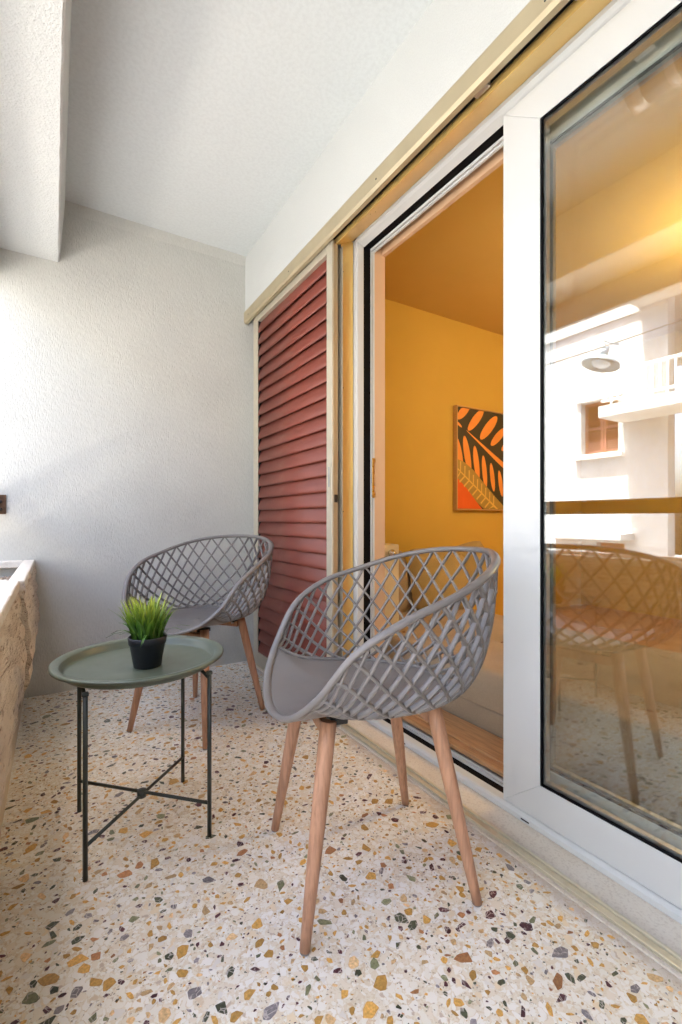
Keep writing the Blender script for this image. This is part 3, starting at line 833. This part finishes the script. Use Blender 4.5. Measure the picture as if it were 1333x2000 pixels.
# picture with leaf shapes
PX0, PX1, PZ0, PZ1, PT = 2.785, 3.57, 0.975, 1.832, 0.042
pc = thing('framed_picture', 'orange and dark green leaf print in a thin gilt frame', 'picture', (PX0, rw, PZ0))
po = Vector((PX0, rw, PZ0))
W_, H_ = PX1 - PX0, PZ1 - PZ0
B(0.012, W_ - 0.012, -0.030, -0.001, 0.012, H_ - 0.012).build('canvas', simple('print_dark_leaf', (0.050, 0.040, 0.020), 0.6, 0, 0.08, 8), pc)
for (a, b, c, d) in ((0, 0.010, 0, H_), (W_ - 0.010, W_, 0, H_), (0.0101, W_ - 0.0101, 0, 0.010), (0.0101, W_ - 0.0101, H_ - 0.010, H_)):
    B(a, b, -PT, -0.0005, c, d).build('frame_strip', M['frame_gilt'], pc, bevel=0.001)
def pic(poly, name, material, dy):
    poly2 = []
    for (u, v) in poly:
        poly2.append((0.0125 + max(0, min(1, u)) * (W_ - 0.025), 0.0125 + max(0, min(1, v)) * (H_ - 0.025)))
    n = len(poly2)
    MB().add([(x, dy, z) for x, z in poly2], [tuple(range(n))]).build(name, material, pc)
P_or = simple('print_orange', (0.84, 0.31, 0.055), 0.6, 0, 0.05, 10)
P_red = simple('print_vermilion', (0.74, 0.115, 0.012), 0.6, 0, 0.05, 10)
P_ol = simple('print_olive', (0.40, 0.26, 0.06), 0.6, 0, 0.08, 14)
P_ye = simple('print_yellow', (0.72, 0.46, 0.10), 0.6, 0, 0.05, 14)
def ell(cx_, cz_, a, b, ang, n=22, taper=0.0):
    out = []
    for k in range(n):
        t = 2 * math.pi * k / n
        x, z = a * math.cos(t), b * math.sin(t) * (1 + taper * math.cos(t))
        out.append((cx_ + x * math.cos(ang) - z * math.sin(ang), cz_ + x * math.sin(ang) + z * math.cos(ang)))
    return out
# the print's left part as the photo shows it (u right, v up, both 0..1)
for e in (ell(0.10, 0.965, 0.13, 0.045, R(40)), ell(0.29, 0.90, 0.17, 0.048, R(43)), ell(0.50, 0.84, 0.19, 0.055, R(42)), ell(0.66, 0.76, 0.16, 0.045, R(38)),
          ell(0.83, 0.70, 0.14, 0.04, R(34)), ell(0.03, 0.83, 0.05, 0.014, R(-30)),
          ell(0.02, 0.56, 0.17, 0.05, R(-72)), ell(0.155, 0.54, 0.19, 0.048, R(-76)), ell(0.30, 0.46, 0.18, 0.043, R(-80)), ell(0.43, 0.38, 0.17, 0.038, R(-82)), ell(0.56, 0.33, 0.15, 0.036, R(-80)), ell(0.70, 0.27, 0.14, 0.034, R(-78)), ell(0.84, 0.22, 0.12, 0.03, R(-76))):
    pic(e, 'orange_lobe', P_or, -0.0306)
pic([(0.14, 0.785), (0.155, 0.770), (0.62, 0.50), (1.0, 0.30), (1.0, 0.38), (0.60, 0.565)], 'leaf_midrib', P_or, -0.0308)
pic([(0, 0.485), (0.10, 0.465), (0.25, 0.39), (0.45, 0.24), (0.62, 0.12), (0.80, 0.0), (0.42, 0.0), (0.30, 0.07), (0.15, 0.20), (0, 0.305)], 'olive_frond', P_ol, -0.0312)
pic([(0, 0.305), (0.15, 0.20), (0.30, 0.07), (0.39, 0.0), (0, 0.0)], 'vermilion_corner', P_red, -0.0314)
pic([(0, 0.405), (0, 0.388), (0.62, 0.0), (0.66, 0.0)], 'frond_rib', P_ye, -0.0316)
for k in range(9):
    t = 0.05 + k * 0.066
    x, z = t, 0.397 - t * 0.625
    if z < 0.03: break
    pic([(x - 0.006, z), (x + 0.008, z), (x + 0.012, z + 0.10), (x - 0.008, z + 0.10)], 'frond_vein', P_ye, -0.0318)
    pic([(x, z + 0.008), (x + 0.006, z - 0.008), (x - 0.075, z - 0.072), (x - 0.085, z - 0.055)], 'frond_vein', P_ye, -0.0318)

# lit ceiling lamp deep in the room
lm = thing('room_lamp', 'glowing warm pendant lamp hanging inside the room', 'lamp', (3.15, 0.80, RC))
me_, nt, p = mat('lit_opal_shade')
p.inputs['Base Color'].default_value = (0.9, 0.8, 0.6, 1)
p.inputs['Emission Color'].default_value = (1.0, 0.78, 0.44, 1)
p.inputs['Emission Strength'].default_value = 7.0
MB().lathe([(0.0, -0.66), (0.10, -0.65), (0.165, -0.59), (0.18, -0.53), (0.165, -0.47), (0.10, -0.41), (0.04, -0.395)], 32).build('shade', me_, lm)
MB().lathe([(0.0, -0.03), (0.045, -0.03), (0.05, -0.02), (0.05, -0.001), (0.0, -0.001)], 24).build('ceiling_cup', M['white_paint'], lm)
MB().tube([(0, 0, -0.03), (0, 0, -0.395)], 0.004, 8).build('cord', M['cable'], lm)

# ------------------------------------------------------------------ chairs
RY = [0.250, 0.233, 0.190, 0.126, 0.029, -0.092, -0.205, -0.292, -0.345]
RW = [0.0, 0.153, 0.245, 0.292, 0.313, 0.298, 0.247, 0.145, 0.0]
RZZ = [0.442, 0.469, 0.539, 0.637, 0.700, 0.741, 0.780, 0.806, 0.813]
def cat(c, par, s):
    K = len(c); s = max(0, min(K - 1, s)); i = min(int(s), K - 2); u = s - i
    q = [par * c[1]] + list(c) + [par * c[-2]]
    a, b, d, e = q[i], q[i + 1], q[i + 2], q[i + 3]
    return 0.5 * (2 * b + (d - a) * u + (2 * a - 5 * b + 4 * d - e) * u * u + (3 * b - a - 3 * d + e) * u ** 3)
def rim_p(phi):
    """phi signed: 0 at the back centre, +-1 at the front centre."""
    t = (1 - abs(phi)) * 8
    return Vector((math.copysign(cat(RW, -1, t), phi) if phi else 0.0, cat(RY, 1, t), cat(RZZ, 1, t)))
T0 = 0.225
BT = [T0, 0.34, 0.5, 0.65, 0.8, 0.9, 1.0]
r0 = rim_p(1 - T0)
BY = [r0.y, 0.125, 0.02, -0.085, -0.172, -0.207, -0.222]
BW = [r0.x, 0.217, 0.207, 0.182, 0.122, 0.064, 0.0]
BZ = [r0.z, 0.490, 0.476, 0.471, 0.469, 0.468, 0.468]
def lin(ts, vals, t):
    if t <= ts[0]: return vals[0]
    for i in range(len(ts) - 1):
        if t <= ts[i + 1]:
            h = ts[i + 1] - ts[i]; u = (t - ts[i]) / h
            def sl(k):
                if k == 0: return (vals[1] - vals[0]) / (ts[1] - ts[0])
                if k == len(ts) - 1: return (vals[-1] - vals[-2]) / (ts[-1] - ts[-2])
                return (vals[k + 1] - vals[k - 1]) / (ts[k + 1] - ts[k - 1])
            m0, m1 = sl(i) * h, sl(i + 1) * h
            return (2 * u ** 3 - 3 * u * u + 1) * vals[i] + (u ** 3 - 2 * u * u + u) * m0 + (-2 * u ** 3 + 3 * u * u) * vals[i + 1] + (u ** 3 - u * u) * m1
    return vals[-1]
def base_p(phi):
    t = 1 - abs(phi)
    if t <= T0: return rim_p(phi)
    return Vector((math.copysign(lin(BT, BW, t), phi) if phi else 0.0, lin(BT, BY, t), lin(BT, BZ, t)))
def wall_p(phi, s):
    a, d = rim_p(phi), base_p(phi)
    dz = a.z - d.z
    out = Vector((a.x - d.x, a.y - d.y, 0))
    b = a + Vector((out.x * -0.03, out.y * -0.03, -0.50 * dz))
    c = d + Vector((out.x * 0.72, out.y * 0.72, 0.05 * dz))
    return bez(a, b, c, d, s)
def wall_n(phi, s):
    e = 1e-3
    du = wall_p(min(phi + e, 0.999), s) - wall_p(max(phi - e, -0.999), s)
    dv = wall_p(phi, min(1, s + e)) - wall_p(phi, max(0, s - e))
    n_ = du.cross(dv)
    if n_.length < 1e-12: return Vector((0, 0, 1))
    return n_.normalized()
def sweep(pts, nors, w, d, n=8):
    """Rounded bar: width w across the surface, depth d along its normal."""
    vs_, fs = [], []
    for i, p_ in enumerate(pts):
        t = (pts[min(i + 1, len(pts) - 1)] - pts[max(i - 1, 0)]).normalized()
        nn = nors[i] - t * nors[i].dot(t); nn.normalize(); side = t.cross(nn)
        for k in range(n):
            a = 2 * math.pi * (k + 0.5) / n
            ca, sa = math.cos(a), math.sin(a)
            ca = math.copysign(abs(ca) ** 0.6, ca); sa = math.copysign(abs(sa) ** 0.6, sa)
            vs_.append(p_ + side * (w / 2 * ca) + nn * (d / 2 * sa))
    for i in range(len(pts) - 1):
        for k in range(n):
            fs.append((i * n + k, i * n + (k + 1) % n, (i + 1) * n + (k + 1) % n, (i + 1) * n + k))
    return MB().add(vs_, fs, True)

def make_chair(label):
    ch = thing('lattice_chair', label, 'chair', group='taupe lattice shell chairs')
    # moulded seat: closed plate out to the front lip
    mb = MB(); vs_, fs = [], []
    na, nq = 96, 14
    cen = Vector((0, 0.02, 0.458))
    for j in range(nq + 1):
        q = j / nq
        for i in range(na):
            phi = -1 + 2 * i / na
            b = base_p(phi)
            p_ = cen + (b - cen) * q
            p_.z = cen.z + (b.z - cen.z) * (q ** 3)
            p_.z -= 0.006 * math.sin(math.pi * q) 
            vs_.append(p_)
    for j in range(nq):
        for i in range(na):
            fs.append((j * na + i, (j + 1) * na + i, (j + 1) * na + (i + 1) % na, j * na + (i + 1) % na))
    seat = mb.add(vs_, fs, True).build('seat_shell', M['plastic'], ch, solid=0.007)
    # rim: one closed sweep
    n = 176; pts, nors = [], []
    rv, rf, k8 = [], [], 12
    ring = [rim_p(-1 + 2 * i / n) for i in range(n)]
    for i in range(n):
        t = (ring[(i + 1) % n] - ring[i - 1]).normalized()
        phi = -1 + 2 * i / n
        out = Vector((ring[i].x, ring[i].y - 0.0, 0))
        out = (out - t * out.dot(t)).normalized()
        up = t.cross(out)
        fr_ = max(0.0, (abs(phi) - 0.80) / 0.2)
        wd, dp = 0.0112, 0.0080 - 0.0024 * fr_
        for k in range(k8):
            a = 2 * math.pi * k / k8
            rv.append(ring[i] + out * (wd * math.cos(a)) + up * (dp * math.sin(a)))
    for i in range(n):
        for k in range(k8):
            rf.append((i * k8 + k, i * k8 + (k + 1) % k8, ((i + 1) % n) * k8 + (k + 1) % k8, ((i + 1) % n) * k8 + k))
    MB().add(rv, rf, True).build('rim', M['plastic'], seat)
    # edge ring where lattice and seat meet
    epts = [base_p(-(1 - T0) + 2 * (1 - T0) * i / 80) for i in range(81)]
    MB().tube(epts, 0.0052, 8).build('seat_edge', M['plastic'], seat)
    # lattice bars, two crossing families
    lim = 1 - T0 - 0.005
    nb = 28; dphi = 2 * 0.752 / (nb - 1); D = 0.30
    for fam in (1, -1):
        for i in range(nb):
            ph0 = -0.752 + dphi * i
            pts, nors = [], []
            ph = ph0
            for k in range(29):
                s = k / 28
                if abs(ph) > lim: break
                pts.append(wall_p(ph, s)); nors.append(wall_n(ph, s))
                hgt = max(0.01, rim_p(ph).z - base_p(ph).z) / 0.345
                ph += fam * D * hgt ** 0.40 / 28
            if len(pts) < 4: continue
            sweep(pts, nors, 0.0080 if fam == 1 else 0.0070, 0.0120).build('lattice_bar', M['plastic'], seat)
    # wooden legs, frame and brackets
    tops = {(1, 1): (0.138, 0.138), (-1, 1): (-0.138, 0.138), (1, -1): (0.128, -0.128), (-1, -1): (-0.128, -0.128)}
    for (sx, sy), (tx, ty) in tops.items():
        top = Vector((tx, ty, 0.447)); bot = Vector((sx * 0.198, sy * 0.206, 0.004))
        pts = [top.lerp(bot, k / 8) for k in range(9)]
        rad = [0.0185, 0.0185, 0.0182, 0.0175, 0.0165, 0.0153, 0.014, 0.0125, 0.0112]
        lg = MB().tube(pts, rad, 16).build('leg', M['beech'], ch)
        d = (bot - top).normalized()
        MB().tube([bot + d * 0.0002, bot + d * 0.0038], [0.0102, 0.0098], 14).build('glide', M['glide'], lg)
        o = B(-0.021, 0.021, -0.021, 0.021, -0.006, 0.010).build('bracket', M['bracket'], ch, bevel=0.003)
        o.location = (tx * 0.80, ty * 0.80, 0.437)
        o = MB().lathe([(0.0, 0.0), (0.007, 0.0), (0.007, 0.008), (0.0, 0.008)], 6, smooth=False).build('bolt', M['steel'], ch)
        o.location = (tx * 0.80, ty * 0.80, 0.421)
    for (a, b) in (((1, 1), (-1, 1)), ((1, -1), (-1, -1))):
        A, Bv = Vector((*tops[a], 0.418)), Vector((*tops[b], 0.418))
        d = (Bv - A).normalized(); side = Vector((-d.y, d.x, 0))
        vs_ = []
        for p_ in (A + d * 0.012, Bv - d * 0.012):
            for (k, z) in ((-0.010, -0.016), (0.010, -0.016), (0.010, 0.014), (-0.010, 0.014)):
                vs_.append(p_ + side * k + Vector((0, 0, z)))
        MB().add(vs_, [(0, 1, 2, 3), (4, 7, 6, 5), (0, 4, 5, 1), (1, 5, 6, 2), (2, 6, 7, 3), (3, 7, 4, 0)]).build('frame_rail', M['beech'], ch, bevel=0.003)
    return ch
def copy_tree(o, parent=None):
    c = o.copy(); COL.objects.link(c)
    if parent is not None: c.parent = parent
    for k in list(o.children): copy_tree(k, c)
    return c
chair = make_chair('near taupe lattice chair beside the open door, facing the round table')
chair.location = (0.692, 0.997, 0.0); chair.rotation_euler = (0, 0, 1.313)
chair2 = copy_tree(chair)
chair2['label'] = 'far taupe lattice chair between the white end wall and round table'
chair2.location = (0.5545, 2.0995, 0.0); chair2.rotation_euler = (0, 0, 2.1937)

# ------------------------------------------------------------------ tray table and plant
tb = thing('tray_table', 'round sage green metal tray table on thin dark legs', 'table', (0.22, 1.475, 0))
TR = 0.235
MB().lathe([(0.0, 0.474), (0.195, 0.474), (0.200, 0.475), (0.2045, 0.480), (0.2085, 0.492), (0.212, 0.4965), (0.230, 0.500), (0.2345, 0.4985), (TR, 0.495), (0.2335, 0.491),
            (0.229, 0.4955), (0.214, 0.4925), (0.2115, 0.489), (0.2070, 0.476), (0.203, 0.4705), (0.197, 0.4695), (0.0, 0.4695)], 96).build('tray', M['green_metal'], tb)
lx, ly = 0.1545, 0.160
for (sx, sy) in ((-1, -1), (1, -1), (1, 1), (-1, 1)):
    MB().tube([(sx * lx, sy * ly, 0.001), (sx * lx, sy * ly, 0.468)], 0.0060, 14).build('leg', M['dark_green'], tb)
    B(sx * lx - 0.0078, sx * lx + 0.0078, sy * ly - 0.0078, sy * ly + 0.0078, 0.459, 0.4692).build('leg_cap', M['dark_green'], tb, bevel=0.003)
def rod(a, b, name, r_=0.0048): MB().tube([a, b], r_, 10).build(name, M['dark_green'], tb)
rod((-lx, -ly, 0.085), (lx, ly, 0.085), 'cross_bar'); rod((-lx, ly, 0.0945), (lx, -ly, 0.0945), 'cross_bar')
MB().lathe([(0.0, 0.080), (0.013, 0.080), (0.013, 0.0995), (0.0, 0.0995)], 16).build('pivot', M['dark_green'], tb)
rod((-lx, -ly, 0.448), (-lx, ly, 0.448), 'top_bar'); rod((lx, -ly, 0.448), (lx, ly, 0.448), 'top_bar')

pl = thing('potted_grass', 'small artificial green grass in a black pot on the tray', 'plant', (0.230, 1.438, 0.4742))
MB().lathe([(0.0, 0.0), (0.034, 0.0), (0.0375, 0.002), (0.0485, 0.066), (0.0515, 0.068), (0.0530, 0.087), (0.0510, 0.0885), (0.0490, 0.087), (0.0470, 0.068), (0.036, 0.004), (0.0, 0.004)], 56).build('pot', M['pot'], pl)
MB().lathe([(0.0, 0.076), (0.03, 0.075), (0.048, 0.072)], 24).build('soil', M['soil'], pl)
m, nt, p = mat('grass_blade')
uvn = N(nt, 'ShaderNodeTexCoord'); sep = N(nt, 'ShaderNodeSeparateXYZ'); nt.links.new(uvn.outputs['Object'], sep.inputs[0])
mr = N(nt, 'ShaderNodeMapRange'); mr.inputs['From Min'].default_value = 0.08; mr.inputs['From Max'].default_value = 0.205; nt.links.new(sep.outputs['Z'], mr.inputs['Value'])
c = ramp(nt, mr.outputs[0], [(0.0, (0.040, 0.12, 0.016)), (0.40, (0.11, 0.25, 0.026)), (1.0, (0.60, 0.68, 0.09))])
geo = N(nt, 'ShaderNodeNewGeometry')
c = mixc(nt, 1.0, c, ramp(nt, geo.outputs['Random Per Island'], [(0, (0.45, 0.55, 0.5)), (0.9, (1.25, 1.15, 1.0)), (1, (1.5, 1.2, 0.9))]), 'MULTIPLY')
nt.links.new(c, p.inputs['Base Color']); p.inputs['Roughness'].default_value = 0.45
p.inputs['Subsurface Weight'].default_value = 0.0
M['grass'] = m
g = MB(); rg = random.Random(11)
for i in range(210):
    a = rg.uniform(0, 2 * math.pi); r_ = 0.040 * math.sqrt(rg.random())
    bx, by = r_ * math.cos(a), r_ * math.sin(a)
    L = rg.uniform(0.075, 0.152) * (1.0 - 0.15 * r_ / 0.04)
    lean = rg.uniform(0.05, 0.30) + 0.35 * (r_ / 0.04) * rg.random()
    if i < 9: lean = rg.uniform(0.9, 1.4); L = 0.085
    az = a + rg.uniform(-0.7, 0.7)
    wdt = rg.uniform(0.0024, 0.0052)
    d = Vector((math.cos(az), math.sin(az), 0)); sd = Vector((-d.y, d.x, 0))
    fl = rg.uniform(-0.8, 0.8); sd = (sd + d * fl).normalized()
    vs_, n = [], 5
    for k in range(n + 1):
        t = k / n
        ang = lean * (0.25 + 0.9 * t)
        c_ = Vector((bx, by, 0.074)) + d * (L * t * math.sin(ang)) + Vector((0, 0, L * t * math.cos(ang)))
        w_ = wdt * (0.6 + 0.8 * t) if t < 0.45 else wdt * 0.96 * (1 - ((t - 0.45) / 0.55) ** 1.6) + 0.0002
        fold = Vector((0, 0, 0.0008))
        vs_ += [c_ - sd * w_, c_ - fold - d * 0.0005, c_ + sd * w_]
    fs = []
    for k in range(n):
        for q in (0, 1): fs.append((k * 3 + q, k * 3 + q + 1, k * 3 + q + 4, k * 3 + q + 3))
    g.add(vs_, fs, True)
tag(g.build('grass_blades', M['grass'], pl), kind='stuff')

# ------------------------------------------------------------------ terrazzo stones set in the floor
rt = random.Random(21)
def stone_poly(r_, rnd):
    n = rnd.choice((4, 5, 5, 6, 6, 7)); asp = rnd.uniform(0.42, 0.95); sk = rnd.uniform(-0.45, 0.45)
    angs = sorted((k + rnd.uniform(-0.36, 0.36)) * 2 * math.pi / n for k in range(n))
    out = []
    for a in angs:
        q = r_ * rnd.uniform(0.70, 1.22)
        x, y = q * math.cos(a), q * math.sin(a) * asp
        out.append((x + sk * y, y))
    # nick corners so that outlines look broken, not cut
    out2 = []
    for i in range(n):
        a, b, c = out[i - 1], out[i], out[(i + 1) % n]
        k = rnd.uniform(0.03, 0.15)
        out2.append((b[0] + (a[0] - b[0]) * k, b[1] + (a[1] - b[1]) * k)); out2.append((b[0] + (c[0] - b[0]) * k, b[1] + (c[1] - b[1]) * k))
    return out2
variants = {}
def stone_mesh(ci, vi):
    if (ci, vi) not in variants:
        rnd = random.Random(1000 + ci * 31 + vi)
        poly = stone_poly(1.0, rnd); n = len(poly)
        me = bpy.data.meshes.new('stone_chip')
        me.from_pydata([(x, y, 0.0006) for x, y in poly] + [(x * 1.004, y * 1.004, -0.001) for x, y in poly], [], [tuple(range(n))] + [(i, n + i, n + (i + 1) % n, (i + 1) % n) for i in range(n)])
        me.materials.append(CHIPS[ci][0]); variants[(ci, vi)] = me
    return variants[(ci, vi)]
placed, grid = [], {}
X0, X1, Y0, Y1 = -0.12, 1.02, 0.15, YB - 0.01
target = int(1000 * (X1 - X0) * (Y1 - Y0)); tries = 0
while len(placed) < target and tries < 160000:
    tries += 1
    x, y = rt.uniform(X0, X1), rt.uniform(Y0, Y1)
    r_ = min(0.0195, max(0.0058, rt.lognormvariate(math.log(0.0086), 0.46)))
    gx, gy = int(x / 0.05), int(y / 0.05)
    ok = True
    for i in (-1, 0, 1):
        for j in (-1, 0, 1):
            for (a, b, c) in grid.get((gx + i, gy + j), ()):
                if (a - x) ** 2 + (b - y) ** 2 < (0.84 * (c + r_)) ** 2: ok = False
    if not ok: continue
    grid.setdefault((gx, gy), []).append((x, y, r_))
    q = rt.random(); ci = 0
    for ci, (_, w_) in enumerate(CHIPS):
        q -= w_
        if q <= 0: break
    if ci in (3, 4) and rt.random() < 0.3: r_ *= 1.15
    placed.append((x, y, r_, ci))
F_ = Vector((math.sin(R(31.75)), math.cos(R(31.75))))
def seen(pl_):
    d = pl_[0] * F_.x + pl_[1] * F_.y
    u = (pl_[0] * F_.y - pl_[1] * F_.x) / max(d, 0.01)
    vis = d > 0.80 and -0.75 < u < 0.75
    return pl_[2] / max(d, 0.1) if vis else 0
placed.sort(key=lambda t: -seen(t))
rest = {}
for k, (x, y, r_, ci) in enumerate(placed):
    if k < 300:
        o = bpy.data.objects.new('stone_chip', stone_mesh(ci, rt.randrange(16)))
        COL.objects.link(o); o.parent = floor
        o.location = (x, y, 0); o.scale = (r_, r_, 1); o.rotation_euler = (0, 0, rt.uniform(0, 6.28))
    else:
        rest.setdefault(ci, []).append((x, y, r_))
small = MB(); mats_ = [c[0] for c in CHIPS]; fm = []
for ci, L_ in rest.items():
    for (x, y, r_) in L_:
        poly = stone_poly(r_, rt); a = rt.uniform(0, 6.28); n = len(poly)
        small.add([(x + px * math.cos(a) - py * math.sin(a), y + px * math.sin(a) + py * math.cos(a), 0.0006) for px, py in poly], [tuple(range(n))]); fm.append(ci)
spots = 0
while spots < 5600:
    x, y = rt.uniform(X0, X1), rt.uniform(Y0, Y1); r_ = rt.uniform(0.0012, 0.0046)
    gx, gy = int(x / 0.05), int(y / 0.05)
    if any((a - x) ** 2 + (b - y) ** 2 < (c + r_) ** 2 for i in (-1, 0, 1) for j in (-1, 0, 1) for (a, b, c) in grid.get((gx + i, gy + j), ())): continue
    poly = stone_poly(r_, rt); a = rt.uniform(0, 6.28); n = len(poly)
    small.add([(x + px * math.cos(a) - py * math.sin(a), y + px * math.sin(a) + py * math.cos(a), 0.0005) for px, py in poly], [tuple(range(n))])
    fm.append(rt.choice((0, 0, 1, 2, 3, 3, 4, 4, 6, 5, 0, 1))); spots += 1
so_ = small.build('small_stone_chips', mats_[0], floor)
so_.data.materials.clear()
for m_ in mats_: so_.data.materials.append(m_)
so_.data.polygons.foreach_set('material_index', fm)
tag(so_, kind='stuff')
